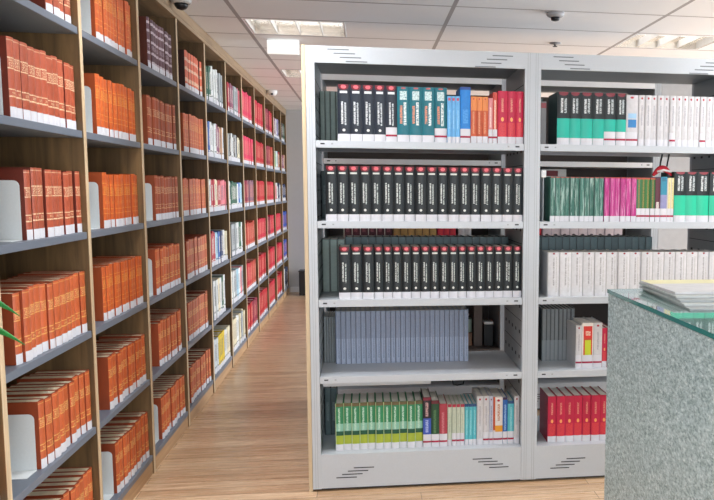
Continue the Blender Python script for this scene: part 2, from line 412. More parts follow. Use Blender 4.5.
# ------------------------------------------------------------------ wooden bookcase along the wall on the aisle
W = 0.838; HR = 0.3706; P0 = 0.0658; TS = 0.026; XB = -0.33
YK = [W * k for k in range(-2, 10)] + [8.23]
bc = thing('bookcase', 'tall wooden bookcase with grey shelves running the length of the aisle', 'bookcase', (0, 0, 0))
for k, y in enumerate(YK):
    m = MB(); m.box(XB, -0.002, y - .015, y + .015, 0.0, 2.31); m.box(-0.002, 0.0, y - .015, y + .015, 0.0, 2.31, 1)
    m.build('upright', [M_panel, M_edge], bc)
for k in range(len(YK) - 1):
    for r in range(7):
        z = P0 + r * HR
        if r == 6: continue
        m = MB(); m.box(XB, -0.005, YK[k] + .0155, YK[k + 1] - .0155, z, z + TS)
        m.build('shelf', M_shelf, bc, bevel=0.002)
m = MB(); m.box(XB - .012, XB, YK[0], YK[-1], 0.0, 2.37); m.build('back_panel', M_panel, bc)
m = MB(); m.box(XB, 0.004, YK[0], YK[-1] + .01, P0 + 6 * HR, P0 + 6 * HR + .022); m.box(-.02, 0.006, YK[0], YK[-1] + .01, P0 + 6 * HR + .022, 2.366); m.build('crown_board', M_crown, bc)
m = MB(); m.box(-.03, -.008, YK[0], YK[-1], 0.0, P0); m.build('plinth', M_plinth, bc)

BAY = ['cropped nearest', 'nearest full', 'second', 'third', 'fourth', 'fifth', 'sixth', 'seventh', 'eighth', 'ninth', 'tenth', 'eleventh']
SHELF = ['top shelf', 'second shelf down', 'third shelf down', 'fourth shelf down', 'fifth shelf down', 'bottom shelf']
WNAME = {'orange': 'orange law volume', 'rust': 'rust orange law volume', 'red': 'red-brown banded law volume', 'brown': 'brown banded law volume', 'dark': 'dark maroon pale-banded volume', 'pinkish': 'salmon cream-banded volume'}
def wshelf_z(r): return P0 + (5 - r) * HR + TS + 0.0006
def bookend(y, r, label, bay):
    t = thing('bookend', label, 'bookend', (0, y, wshelf_z(r)), 0, 'bookends in the wooden bookcase')
    n = 8; x0, x1, h, rad = -.24, -.034, .185, .018
    pl = [(x0, 0), (x1, 0)] + [(x1 - rad + rad * math.cos(a), h - rad + rad * math.sin(a)) for a in [math.pi / 2 * k / n for k in range(n + 1)]] + [(x0 + rad - rad * math.sin(a), h - rad + rad * math.cos(a)) for a in [math.pi / 2 * k / n for k in range(n + 1)]]
    m = MB(); N = len(pl)
    m.quad([(x, -.0012, z) for x, z in pl]); m.quad([(x, .0, z) for x, z in reversed(pl)])
    for k in range(N):
        a, b = pl[k], pl[(k + 1) % N]; m.quad([(b[0], -.0012, b[1]), (a[0], -.0012, a[1]), (a[0], 0, a[1]), (b[0], 0, b[1])])
    m.build('plate', M_bookend, t)
    m = MB(); m.box(x0, x1, -.085, -.0013, 0.0, .0012); m.build('foot', M_bookend, t)
    return t

def fill(bay, r, y0, y1, kinds, h, wd, name, cat='book', joined=False, from_far=False, gap=None, names=None, xo=-.016, hv=.004):
    """stand a run of books between y0 and y1 on shelf r of a wooden bay"""
    rnd = random.Random(bay * 17 + r)
    out = []; y = y0
    while True:
        w = rnd.choice(wd)
        if y + w > y1: break
        out.append((y, w)); y += w + .0007
        if gap and len(out) in gap: y += .011
    n = len(out)
    if n and not (bay == 5 and r == 4):
        g = 1 + (y1 - y) / (y - y0); out = [(y0 + (a - y0) * g, w_ * g - .0004) for a, w_ in out]
    for i, (a, w) in enumerate(out):
        kd = kinds[i % len(kinds)] if not callable(kinds) else kinds(i, n)
        kn, kk, desc = kd
        hh = round(h + rnd.choice((0, 0, hv, -hv)), 4)
        o_ = ORD[n - i] + ' from far upright' if from_far else ORD[i + 1] + ' from near upright'
        text = f"{desc}, {o_}, {SHELF[r]}, {BAY[bay]} wooden bay"
        d = .19 if hh > .2 else .16
        book(kn, kk, w, hh, d, (xo + rnd.choice((0, .002, -.003, -.006)) * 1.0, a + w / 2, wshelf_z(r)), math.pi / 2, text, cat,
             f"books on the {SHELF[r]} of the {BAY[bay]} wooden bay", b=.006 if w > .03 else .003, lab_h=.032, joined=joined)
    return out

def law(kind): return [('law_volume', KIND[kind], WNAME[kind])]
WL = (.046, .05, .054, .058)
# bay 0 shows only its last two books
fill(0, 4, -.838 - .015 - .118, -.838 - .016, law('rust'), .225, (.05, .055), 'law_volume', from_far=True)
cfg = {1: ['red', 'red', 'red', 'rust', 'rust', 'rust'], 2: ['orange'] * 4 + ['rust', 'rust'], 3: ['dark', 'brown', 'brown', 'rust', 'rust', 'rust'], 4: ['pinkish', 'orange', 'orange', 'rust', 'rust', 'rust']}
starts = {1: [-.28, -.63, -.54, -.67, -.525, -.50], 2: [.265, .225, .262, .222, .242, .288], 3: [1.12, 1.04, 1.14, 1.085, 1.125, 1.09], 4: [1.98, 1.87, 1.81, 1.85, 1.87, 1.85]}
heights = {1: [.235, .232, .222, .222, .222, .215], 2: [.235, .232, .220, .217, .215, .215], 3: [.245, .238, .220, .228, .225, .215], 4: [.222, .225, .215, .226, .228, .215]}
for bay in (1, 2, 3, 4):
    for r in range(6):
        kind = cfg[bay][r]
        fill(bay, r, starts[bay][r], YK[bay + 1] - .017, law(kind), heights[bay][r], WL if bay < 4 else (.055, .06), 'law_volume', from_far=(bay == 1), gap=(3, 8) if (bay + r) % 3 == 0 else None)
for bay, r in ((1, 1), (1, 2), (1, 4), (2, 0), (2, 1), (2, 2), (2, 5), (3, 2), (3, 3), (3, 5)):
    bookend(starts[bay][r] - .012, r, f"pale metal bookend holding the volumes on the {SHELF[r]}, {BAY[bay]} wooden bay", bay)
bookend(YK[9] + .105, 5, 'white metal bookend before red volumes on bottom shelf, ninth wooden bay', 9)

# farther bays: mixed books, then runs of red volumes
def mix(cols):
    def f(i, n):
        c, nm = cols[min(len(cols) - 1, int(i * len(cols) / max(1, n)))]
        return ('textbook', modern(c), nm)
    return f
WM = (.03, .036, .044, .05)
DG, WHT, GRY, BLU, MAU, TAN, REDD, PNK, NVY, CRM, YEL, GRN, BLK, PBL = ('#1f5a44', 'dark green book'), ('#dfe2e0', 'white book'), ('#a8aeb0', 'grey book'), ('#2f63b0', 'blue book'), ('#8a4a66', 'mauve book'), ('#c79a78', 'tan book'), ('#b01f30', 'red book'), ('#e07a84', 'pink book'), ('#27365e', 'navy book'), ('#e3d9b8', 'cream book'), ('#e0c22c', 'yellow book'), ('#7fae7a', 'green book'), ('#3c3836', 'dark book'), ('#a9cfe0', 'pale blue book')
fill(5, 0, 2.70, YK[6] - .02, mix([DG, WHT, WHT, GRY, GRY]), .235, WM, 'textbook', joined=True, hv=.012)
fill(5, 1, 2.66, YK[6] - .02, mix([BLU, WHT, WHT, MAU, TAN, WHT]), .228, WM, 'textbook', joined=True, hv=.01)
fill(5, 2, 2.63, YK[6] - .02, mix([WHT, REDD, CRM, REDD, PNK, PNK]), .215, WM, 'textbook', joined=True, hv=.006)
fill(5, 3, 2.66, YK[6] - .02, mix([REDD, REDD, PBL, BLU, NVY, WHT, CRM]), .225, (.036, .05, .06), 'textbook', joined=True, hv=.012)
fill(5, 4, 2.70, YK[6] - .12, mix([WHT, WHT, CRM, WHT, DG, WHT]), .265, (.05, .06), 'textbook', joined=True, hv=.004)
fill(5, 5, 2.66, YK[6] - .02, mix([('#cfd8dc', 'pale grey book'), YEL, YEL, WHT, CRM]), .24, (.05, .06), 'textbook', joined=True, hv=.006)
fill(6, 0, 3.56, YK[7] - .02, mix([REDD, MAU, GRY, GRY, PNK]), .228, WM, 'textbook', joined=True, hv=.008)
fill(6, 1, 3.47, YK[7] - .02, mix([GRY, BLK, WHT, BLK, GRY, BLK, CRM, CRM]), .20, WM, 'textbook', joined=True, hv=.014)
fill(6, 2, 3.49, YK[7] - .02, mix([WHT, DG, DG, DG, WHT, BLU, PBL]), .205, WM, 'textbook', joined=True, hv=.01)
fill(6, 3, 3.60, YK[7] - .02, mix([GRY, GRY, WHT, DG, WHT]), .25, (.05, .06), 'textbook', joined=True, hv=.004)
fill(6, 4, 3.53, YK[7] - .02, mix([WHT, GRY, PBL, WHT, PNK, GRY]), .25, (.04, .05), 'textbook', joined=True, hv=.004)
fill(6, 5, 3.50, YK[7] - .02, mix([CRM, WHT, CRM, GRY, CRM]), .25, (.05, .06), 'textbook', joined=True, hv=.01)
RV = {'a': ('#c8203c', 'crimson bound volume'), 'b': ('#d4305a', 'pink-red bound volume'), 'c': ('#b81a2a', 'red bound volume'), 'd': ('#8e2440', 'maroon bound volume'), 'e': ('#b5402e', 'brick red bound volume'), 'f': ('#8a6070', 'mauve grey bound volume'), 'g': ('#2b50a8', 'royal blue bound volume')}
def reds(keys):
    def f(i, n):
        c, nm = RV[keys[min(len(keys) - 1, int(i * len(keys) / max(1, n)))]]
        return ('bound_volume', modern(c, '#d88a78'), nm)
    return f
plan = {7: ['bb', 'bbb', 'dff', 'ee', 'ce', 'cd'], 8: ['aa', 'cc', 'cc', 'aa', 'cc', 'cc'], 9: ['dda', 'dde', 'ca', 'da', 'ca', 'ca'], 10: [None, None, None, 'aa', 'ca', 'cc'], 11: [None, None, None, 'gg', 'gg', None]}
hs = [.25, .235, .225, .225, .24, .25]
for bay, rows in plan.items():
    for r, keys in enumerate(rows):
        if keys: fill(bay, r, YK[bay] + .05 + .05 * ((bay * 3 + r) % 3) + (.08 if (bay, r) == (9, 5) else 0), YK[bay + 1] - .02, reds(keys), hs[r], (.06, .066, .07), 'bound_volume', joined=True, hv=.006)
fill(10, 0, YK[10] + .06, YK[11] - .02, mix([WHT, MAU, WHT, ('#8f86b0', 'lilac book'), BLK]), .22, (.04, .05), 'textbook', joined=True, hv=.01)
fill(10, 1, YK[10] + .06, YK[11] - .02, mix([TAN, GRN, WHT, PBL, TAN, REDD]), .20, (.04, .05), 'textbook', joined=True, hv=.02)
fill(10, 2, YK[10] + .06, YK[11] - .02, mix([WHT, PNK, WHT, NVY, WHT]), .20, (.04, .05), 'textbook', joined=True, hv=.02)
fill(11, 0, YK[11] + .04, YK[12] - .02, mix([MAU, BLK, DG]), .22, (.05, .06), 'textbook', joined=True, hv=.01)
fill(11, 1, YK[11] + .04, YK[12] - .02, mix([BLK, MAU, TAN]), .20, (.05, .06), 'textbook', joined=True, hv=.01)
fill(11, 2, YK[11] + .04, YK[12] - .02, mix([WHT, NVY, NVY]), .20, (.05, .06), 'textbook', joined=True, hv=.01)
fill(11, 5, YK[11] + .04, YK[12] - .02, mix([WHT, WHT, NVY, NVY]), .24, (.05, .06), 'textbook', joined=True, hv=.01)

# ------------------------------------------------------------------ metal shelving units
def vents(m, x, z, flip, y, n=4, L=.092, st=.026, dz=.0165, mat=1, sy=1):
    for k in range(n):
        xx = x + (k if not flip else -k) * st
        m.box(xx, xx + L, y - .0008, y, z - k * dz * sy - .0022, z - k * dz * sy + .0022, mat)
def unit(name, label, x0, y0, iw, shelves, post=.0372, depth=.55, wood_end=False, top=1.981, detail=True, back=False, base=.1715, posts='lr'):
    """x0: inner face of the first post; iw: clear width"""
    t = thing(name, label, 'shelving unit', (x0, y0, 0), 0, 'metal shelving units')
    xe = iw
    if wood_end:
        m = MB(); m.box(-.0552, -.0387, 0, depth, 0, top + .002); m.build('end_panel', M_woodend, t)['label'] = 'pale oak end panel'
    for s, a, b in (('l', -post, -.0004), ('r', xe + .0004, xe + post)):
        m = MB(); m.box(a, b, 0, .03, 0.012, top)
        for q in (.36, .62):
            xx = a + (b - a) * q; m.box(xx - .0008, xx + .0008, -.0004, 0.0, .012, top, 1)
        m.build('post', [M_steel, M_steel_in], t)
        m = MB(); m.box(a, b, depth - .03, depth, 0.012, top); m.build('post', M_steel, t)
        xs = b - .003 if s == 'l' else a
        m = MB(); m.box(xs, xs + .003, .0302, depth - .0302, .10, top)
        if detail:
            xi, xj = (xs + .003, xs + .0038) if s == 'l' else (xs - .0008, xs)
            z = .22
            while z < top - .12:
                for q in range(5):
                    yy = .07 + q * .1; m.box(xi, xj, yy, yy + .026, z, z + .016, 1)
                m.box(xi, xj, .0302, depth - .0302, z + .062, z + .065, 1)
                z += .12
        m.build('side_panel', [M_steel_in, M_slot], t)
    SM = M_steel_lit if back else M_steel
    m = MB(); m.box(0, xe, -.0005, .014, top - .071, top)
    if not back: vents(m, .055, top - .014, False, -.0005)
    if not back: vents(m, xe - .055 - .092, top - .018, True, -.0005)
    m.build('header', [SM, M_vent], t)
    m = MB(); m.box(0, xe, depth - .014, depth, top - .05, top); m.box(0, xe, .0145, depth - .0145, top - .05, top - .046); m.build('canopy', M_steel_in, t)
    m = MB(); m.box(0, xe, .002, .016, .014, base - .0005)
    vents(m, .145, .105, True, .002, dz=.0145); vents(m, xe - .23, .122, False, .002, dz=.0145)
    m.box(0, xe, .016, depth, base - .03, base); m.box(-.001, xe + .001, .03, depth - .03, 0.0, .014, 1)
    m.build('base', [M_steel, M_slot], t)
    if back:
        m = MB(); m.box(-post, xe + post, depth + .0005, depth + .004, .02, top - .08); m.build('back_panel', M_gap_shade, t)  # dark backing added to block the bright view through the gaps
    for z in shelves:
        m = MB(); m.box(.001, xe - .001, .001, depth, z + .003, z + .031); m.box(.001, xe - .001, .001, .02, z, z + .0032)
        for a in (.02, xe - .04): m.box(a, a + .018, .0002, .001, z + .014, z + .020, 1)
        for a in (.066, xe - .076): m.box(a, a + .008, .0002, .001, z + .014, z + .020, 2)
        m.build('shelf', [M_gap_shade if back and z < 1.0 else SM, M_slot, M_steel_in], t, bevel=0.0015)  # low shelves of the rear units darkened in colour for shade
    if wood_end:
        m = MB(); m.box(.012, .50, .04, .056, shelves[-1] - .022, shelves[-1] - .0004); m.build('under_rail', M_steel, t, bevel=.002)
    return t
YF = .4508; XL = .8048; IW = .921; XR = .7497 + 1.0501
Z1, Z2, Z3, Z4, ZB = 1.548, 1.197, .8466, .499, .1715
unit('shelving_unit', 'grey metal shelving unit with pale oak end panel facing the aisle mouth', XL, YF, IW, (Z1, Z2, Z3, Z4), wood_end=True)
unit('shelving_unit', 'grey metal shelving unit half hidden behind the speckled counter', XR, YF, IW, (Z1, Z2, Z3, Z4))
RY = 1.75
unit('shelving_unit', 'grey metal shelving unit seen through gaps behind the oak-ended unit', 0.775, RY, 1.045, (1.513, 1.033, .70, .369), post=.042, top=2.063, detail=False, back=True)
unit('shelving_unit', 'grey metal shelving unit seen through gaps behind the counter-side unit', 1.905, RY, .863, (1.513, 1.033, .70, .369), post=.042, top=2.063, detail=False, back=True)
ST = {1: Z1 + .0312, 2: Z2 + .0312, 3: Z3 + .0312, 4: Z4 + .0312, 5: ZB + .0004}
SHF = {1: 'top metal shelf', 2: 'second metal shelf', 3: 'third metal shelf', 4: 'fourth metal shelf', 5: 'bottom metal shelf'}
CNT = {}
def run(xs, row, kind, h, y, desc, side, name='book', d=.2, lab=M_label, lab_h=.03, b=.004, joined=False, label_at=None, hv=0.0, zz=None, where=None, anchor=None, lab_z=0.0, gap=.0008, pitch=None):
    """books standing between successive x positions on a metal shelf"""
    rnd = random.Random(hash((row, len(xs))) % 1000)
    w0 = None
    for i in range(len(xs) - 1):
        a, c = xs[i], xs[i + 1]
        w = round(c - a - gap, 4)
        key = (row, side); CNT[key] = CNT.get(key, 0) + 1
        an = anchor or {'L': 'oak end panel', 'R': 'middle post'}[side]
        text = f"{desc}, {ORD[CNT[key]]} from {an}, {where or SHF[row]}"
        L_ = label_at[i] if label_at else lab
        lh = lab_h if L_ is not M_label_red else .062
        book(name, KB[kind], w, round(h + (rnd.uniform(-hv, hv) if hv else 0), 4), d, ((a + c) / 2, y - b + (rnd.uniform(-.004, .004)), zz or ST[row]), 0, text, 'book', f"books on the {where or SHF[row]}, from the {an}",
             b=b, label=L_, lab_h=lh, joined=joined, lab_z=lab_z)
LR = M_label_red
Y0 = YF + .02
run([.899, .953, 1.005, 1.057, 1.107, 1.157], 1, 'navyvol', .243, Y0, 'black volume with red cap', 'L', 'reference_volume', b=.006, label_at=[M_label] * 4 + [LR])
run([1.1575, 1.212, 1.267, 1.322, 1.378], 1, 'tealvol', .240, Y0, 'teal volume', 'L', 'reference_volume', b=.006, label_at=[M_label] * 3 + [LR])
run([1.379, 1.398, 1.417, 1.436], 1, 'lightblue', .205, Y0, 'thin light blue paperback', 'L', 'paperback', b=.002, lab_h=.026)
run([1.437, 1.484], 1, 'blue', .246, Y0, 'tall bright blue book', 'L', 'reference_volume', lab=LR)
run([1.4845, 1.511, 1.537, 1.563], 1, 'orangebk', .205, Y0, 'orange paperback', 'L', 'paperback', b=.002)
run([1.564, 1.584], 1, 'pinkbk', .20, Y0, 'thin pink paperback', 'L', 'paperback', lab=LR, b=.002)
run([1.5845, 1.605], 1, 'salmonbk', .226, Y0, 'salmon and white book', 'L', 'paperback', lab=LR, b=.002)
run([1.6055, 1.649, 1.69, 1.7245], 1, 'crimson', .233, Y0, 'crimson volume', 'L', 'reference_volume')
run([.842 + .0492 * i for i in range(18)] + [1.7245], 2, 'blackvol', .242, Y0, 'black volume with red cap', 'L', 'reference_volume', b=.006)
x3 = [.894, .946, .999, 1.049, 1.091, 1.132, 1.174, 1.216, 1.259, 1.302, 1.345, 1.387, 1.428, 1.47, 1.512, 1.554, 1.595, 1.638, 1.683, 1.7245]
run(x3, 3, 'blackvol', .236, YF + .033, 'black volume with red cap', 'L', 'reference_volume', b=.006)
run([.866 + .02375 * i for i in range(28)], 4, 'magazine', .256, YF + .29, 'thin slate blue magazine', 'L', 'magazine', d=.2, lab=None, b=.001)
run([.869 + .0363 * i for i in range(12)], 5, 'greenser', .222, YF + .06, 'green series volume', 'L', 'series_volume', b=.003)
run([1.2695, 1.307], 5, 'blackblue', .238, YF + .06, 'black book with blue panel', 'L', 'series_volume', lab=LR, b=.003)
run([1.3075, 1.345], 5, 'darkgreen', .222, YF + .06, 'dark green book', 'L', 'series_volume', lab=LR, b=.003)
run([1.3455, 1.383], 5, 'darkred', .205, YF + .06, 'dusky red book', 'L', 'series_volume', lab=LR, b=.003)
run([1.3835, 1.404, 1.424, 1.443, 1.464], 5, 'palegreen', .2, YF + .06, 'thin pale green paperback', 'L', 'paperback', b=.002, label_at=[M_label, LR, LR, LR])
run([1.4645, 1.483, 1.502, 1.521], 5, 'cyan', .2, YF + .06, 'thin cyan paperback', 'L', 'paperback', b=.002)
run([1.5215, 1.551, 1.58], 5, 'white', .235, YF + .06, 'tall white volume', 'L', 'series_volume', b=.003, label_at=[M_label, LR])
run([1.5805, 1.599], 5, 'greyblue', .235, YF + .06, 'tall grey blue book', 'L', 'series_volume', lab=LR, b=.002)
run([1.5995, 1.645], 5, 'orangewhite', .230, YF + .06, 'white and orange book', 'L', 'series_volume', lab=LR, b=.003)
run([1.6455, 1.668], 5, 'navyblue', .226, YF + .06, 'navy blue paperback', 'L', 'paperback', lab=LR, b=.002)
run([1.6685, 1.699], 5, 'cyan', .21, YF + .06, 'wider cyan paperback', 'L', 'paperback', lab=LR, b=.002)
run([1.6995, 1.7245], 5, 'white', .232, YF + .06, 'tall white volume', 'L', 'series_volume', b=.003)

run([1.879, 1.937, 1.989, 2.046, 2.1, 2.157], 1, 'blackteal', .236, Y0, 'black and teal volume', 'R', 'reference_volume', b=.006, label_at=[M_label] * 4 + [LR])
run([2.1575, 2.205], 1, 'blackteal', .236, Y0, 'black and teal volume', 'R', 'reference_volume', b=.006, lab=LR)
run([2.2055, 2.262], 1, 'bluewhite', .23, Y0, 'white book with blue panel', 'R', 'reference_volume', lab=LR)
run([2.264 + .0298 * i for i in range(15)], 1, 'white', .231, Y0, 'white volume with red dot', 'R', 'series_volume', b=.003, label_at=[LR if i in (5, 10) else M_label for i in range(14)])
run([1.851 + .0232 * i for i in range(12)], 2, 'greenjour', .205, Y0, 'thin green journal', 'R', 'journal', b=.001, lab_h=.026)
run([2.108 + .0258 * i for i in range(7)], 2, 'magenta', .205, Y0, 'thin magenta journal', 'R', 'journal', b=.001, lab_h=.026)
run([2.2635, 2.286, 2.308, 2.33, 2.354], 2, 'mixed_green', .205, Y0, 'green and gold journal', 'R', 'journal', b=.001, lab=LR)
run([2.3545, 2.379], 2, 'redtop', .205, Y0, 'maroon and white journal', 'R', 'journal', b=.001, lab=LR)
run([2.3795, 2.412], 2, 'lilac', .21, Y0, 'teal and lilac book', 'R', 'journal', b=.002, lab=LR)
run([2.4125, 2.43, 2.446], 2, 'cream', .205, Y0, 'cream paperback', 'R', 'paperback', b=.001, lab=LR)
run([2.4465, 2.504, 2.561, 2.621, 2.679], 2, 'blackgreen', .234, Y0, 'black and green volume', 'R', 'reference_volume', b=.006)
run([1.847 + .0563 * i for i in range(16)], 3, 'white_fat', .207, YF + .034, 'thick white volume', 'R', 'reference_volume', lab=None, b=.004)
run([1.866 + .0207 * i for i in range(9)], 4, 'greymag', .26, YF + .245, 'thin grey magazine', 'R', 'magazine', d=.2, lab=None, b=.001)
run([1.994, 2.024], 4, 'white', .205, YF + .06, 'white paperback', 'R', 'paperback', lab=LR, b=.002)
run([2.0245, 2.079], 4, 'redyellow', .216, YF + .06, 'white book with red and yellow panel', 'R', 'series_volume', lab=LR, b=.003)
run([2.0795, 2.123], 4, 'white', .216, YF + .06, 'white volume', 'R', 'series_volume', lab=LR, b=.003)
run([2.1235, 2.148, 2.17], 4, 'crimson', .19, YF + .06, 'slim crimson volume', 'R', 'paperback', b=.002)
run([1.862 + .0425 * i for i in range(8)], 5, 'crimson', .224, YF + .055, 'crimson volume', 'R', 'reference_volume', b=.004)

# the far side of the same shelves: volumes standing with their backs outward, glimpsed in the gaps
YB = YF + .33
BK = 'behind the front row'
def rear(xs, row, kind, h, desc, side, d=.2, y=YB, pages=None):
    an = {'L': 'oak end panel', 'R': 'middle post'}[side]
    run(xs, row, kind, h, y, desc, side, 'stored_volume', d=d, lab=None, b=.001, joined=True, where='back row of ' + SHF[row], anchor=an)
def reset(): CNT.clear()
reset()
rear([.808, .832, .856, .882, .908], 1, 'rear', .245, 'grey-green volume', 'L')
rear([.808, .838, .87], 2, 'reardark', .225, 'dark volume', 'L')
rear([.808 + .036 * i for i in range(4)], 3, 'rear', .25, 'grey-green volume', 'L')
rear([.917 + .036 * i for i in range(23)], 3, 'reardark', .262, 'dark teal volume', 'L')
rear([.808, .82, .832, .844, .856, .864], 4, 'rearslate', .225, 'slate magazine', 'L')
rear([1.803 + .0145 * i for i in range(20)], 4, 'rearslate', .235, 'slate magazine', 'R', d=.09, y=YF + .453)
rear([.808, .836, .866], 5, 'reardark', .232, 'dark volume', 'L')
rear([1.803, 1.845, 1.875], 1, 'reardark', .235, 'dark green volume', 'R')
rear([1.803 + .036 * i for i in range(19)], 3, 'reardark', .262, 'dark green volume', 'R')
reset()
# the grey box file and white-capped stand at the start of the right-hand rows
t = thing('box_file', 'grey box file with red heading beside the middle post, top shelf', 'box file', (1.822, YF + .05, ST[1]))
m = MB(); m.box(-.012, .014, 0, .2, 0, .195); m.build('case', plain('grey_board', '#77787a', 0.6), t, bevel=.002)
m = MB(); m.box(-.011, .013, -.0008, -.0001, .165, .188); m.build('heading_label', plain('red_heading', '#8a3f46', 0.5), t)
t = thing('bookend', 'white-topped metal bookend beside the green journals and middle post', 'bookend', (1.826, YF + .05, ST[2]), 0, 'bookends on the metal shelves')
m = MB(); m.box(-.001, .001, 0, .14, 0, .20); m.box(.001, .016, 0, .14, 0, .001); m.build('plate', M_bookend, t)
m = MB(); m.box(-.011, .013, -.004, .05, .2005, .236); m.build('cap', M_white, t, bevel=.004)
# wire book support hanging under the fourth shelf
t = thing('wire_support', 'bent black wire book support hanging under the fourth metal shelf', 'book support', (1.46, YF + .36, Z4))
m = MB(); m.tube([(-.06, 0, -.004), (-.045, 0, -.03), (-.03, 0, -.05), (-.02, 0, -.10), (.0, 0, -.105), (.03, 0, -.10), (.045, 0, -.04), (.05, 0, -.002)], .0035, 6); m.build('wire', M_black, t)

# red and white padded strap lying over the journals
t = thing('carrying_strap', 'red and white padded strap with black cords lying over the journals', 'strap', (2.40, YF + .06, ST[2] + .212))
m = MB(); n = 14
pts = [(-.045 + .09 * k / n, 0.0, .004 + .034 * math.sin(math.pi * k / n)) for k in range(n + 1)]
m.tube(pts, [.007 + .008 * math.sin(math.pi * k / n) for k in range(n + 1)], 10); m.build('pad', plain('red_webbing', '#c01f33', 0.7, grain=.2), t, smooth=True)
m = MB(); m.tube([(-.03, -.017, .022), (0, -.019, .030), (.04, -.016, .022)], .005, 8); m.build('trim', plain('white_webbing', '#e6dfdd', 0.7), t, smooth=True)
for x in (-.012, .022):
    m = MB(); m.tube([(x, 0, .047), (x + .004, .004, .065), (x + .012, .006, .1045)], .004, 6); m.build('cord', M_black, t, smooth=True)
m = MB(); m.box(.024, .046, -.006, .012, -.004, .012); m.build('clip', M_black, t, bevel=.002)

# things on the unit behind
RS = {2: 1.033 + .0312, 4: .369 + .0312}
def rrun(x0, n, w, kind, h, desc, side, row=2):
    xs = [1.0233 + (x0 + w * i - 1.0233) * 1.135 for i in range(n + 1)]
    run(xs, row, kind, h, RY + .03, desc, side, 'stored_volume', d=.2, lab=M_label if kind in ('maroon',) else None, b=.002, joined=True, zz=RS[row], lab_h=.008,
        where='second shelf of the unit behind', anchor={'L': 'its first post', 'R': 'its far post'}[side])
rrun(.90, 6, .042, 'maroon', .25, 'maroon volume', 'L'); rrun(1.155, 6, .038, 'tan', .24, 'tan volume', 'L'); rrun(1.39, 3, .032, 'crimson', .24, 'crimson volume', 'L'); rrun(1.50, 2, .035, 'white', .24, 'white volume', 'L')
rrun(1.81, 2, .035, 'mixed_green', .25, 'green and gold volume', 'R'); rrun(1.882, 2, .035, 'crimson', .25, 'red volume', 'R'); rrun(1.955, 9, .05, 'paleser', .25, 'pale pink volume', 'R')
reset()
t = thing('carton', 'small tan carton low on the unit behind, seen past the magazines', 'carton', (1.6211, RY + .12, RS[4]))
m = MB(); m.box(-.056, .04, 0, .12, 0, .08); m.build('box', plain('tan_card', '#a3826b', 0.8), t, bevel=.002)
m = MB(); m.box(-.054, .038, .03, .09, .0802, .0812); m.build('tape', plain('brown_tape', '#8a6a4e', 0.5), t)
t = thing('tissue_box', 'grey-green tissue box on the tan carton behind the magazines', 'box', (1.6302, RY + .14, RS[4] + .0815))
m = MB(); m.box(-.031, .031, 0, .07, 0, .085); m.build('box', plain('sage_card', '#9db5a6', 0.7), t, bevel=.003)
m = MB(); m.lathe([(.004, 0), (.014, .012), (.02, .024), (.012, .03)], 8, 0, (0, .035, .0855)); m.build('tissue', M_white, t, smooth=True)
t = thing('monitor', 'dark grey upright box with white top seen beside slotted panel', 'device', (1.763, RY + .1, RS[4]))
m = MB(); m.box(-.03, .03, 0, .1, 0, .135); m.build('body', M_black, t, bevel=.003)
m = MB(); m.box(-.028, .028, .0, .09, .1355, .152); m.build('tray', M_white, t, bevel=.002)
t = thing('divider_panel', 'brown-grey upright divider on the unit behind the magazines', 'divider', (1.6915, RY + .1, RS[4]))
m = MB(); m.box(-.022, .03, 0, .012, 0, .296); m.build('sheet', plain('brown_grey_board', '#6f645f', 0.6), t)
m = MB(); m.box(-.022, .03, .0122, .08, 0, .002); m.build('foot', plain('brown_grey_board', '#6f645f', 0.6), t)
t = thing('carton', 'white carton with red label on the unit behind, above green journals', 'carton', (2.2, RY + .26, RS[2]))
m = MB(); m.box(-.08, .08, 0, .2, 0, .44); m.build('box', M_white, t, bevel=.002)
m = MB(); m.box(-.055, .025, -.001, -.0002, .395, .43); m.build('label', plain('red_heading', '#b0303a', 0.5), t)

# ------------------------------------------------------------------ counter
t = thing('counter', 'grey speckled reception counter with teal-edged glass top', 'counter', (1.779, -.785, 0))
m = MB(); m.box(.003, .85, -2.2, 0, 0, 1.047); m.build('body', M_granite, t, bevel=.002)
g = NT('counter_glass', 0.03, 0, 0.6); g.b.inputs['Base Color'].default_value = (0.62, 0.83, 0.80, 1); g.b.inputs['Transmission Weight'].default_value = 0.85; g.b.inputs['IOR'].default_value = 1.5
ge = NT('glass_edge', 0.12); ge.b.inputs['Base Color'].default_value = (0.03, 0.24, 0.22, 1); ge.b.inputs['Transmission Weight'].default_value = 0.25
m = MB(); m.box(0, .85, -2.2, .003, 1.0475, 1.0485, 1); m.box(0, .85, -2.2, .003, 1.0475, 1.0595, 0)
m.m = [1 if (i % 6) in (2, 3, 4, 5) else 0 for i in range(len(m.m))]
m.f = m.f[6:]; m.m = m.m[6:]
m.build('glass_top', [g.m, ge.m], t)['label'] = 'teal-edged glass sheet'

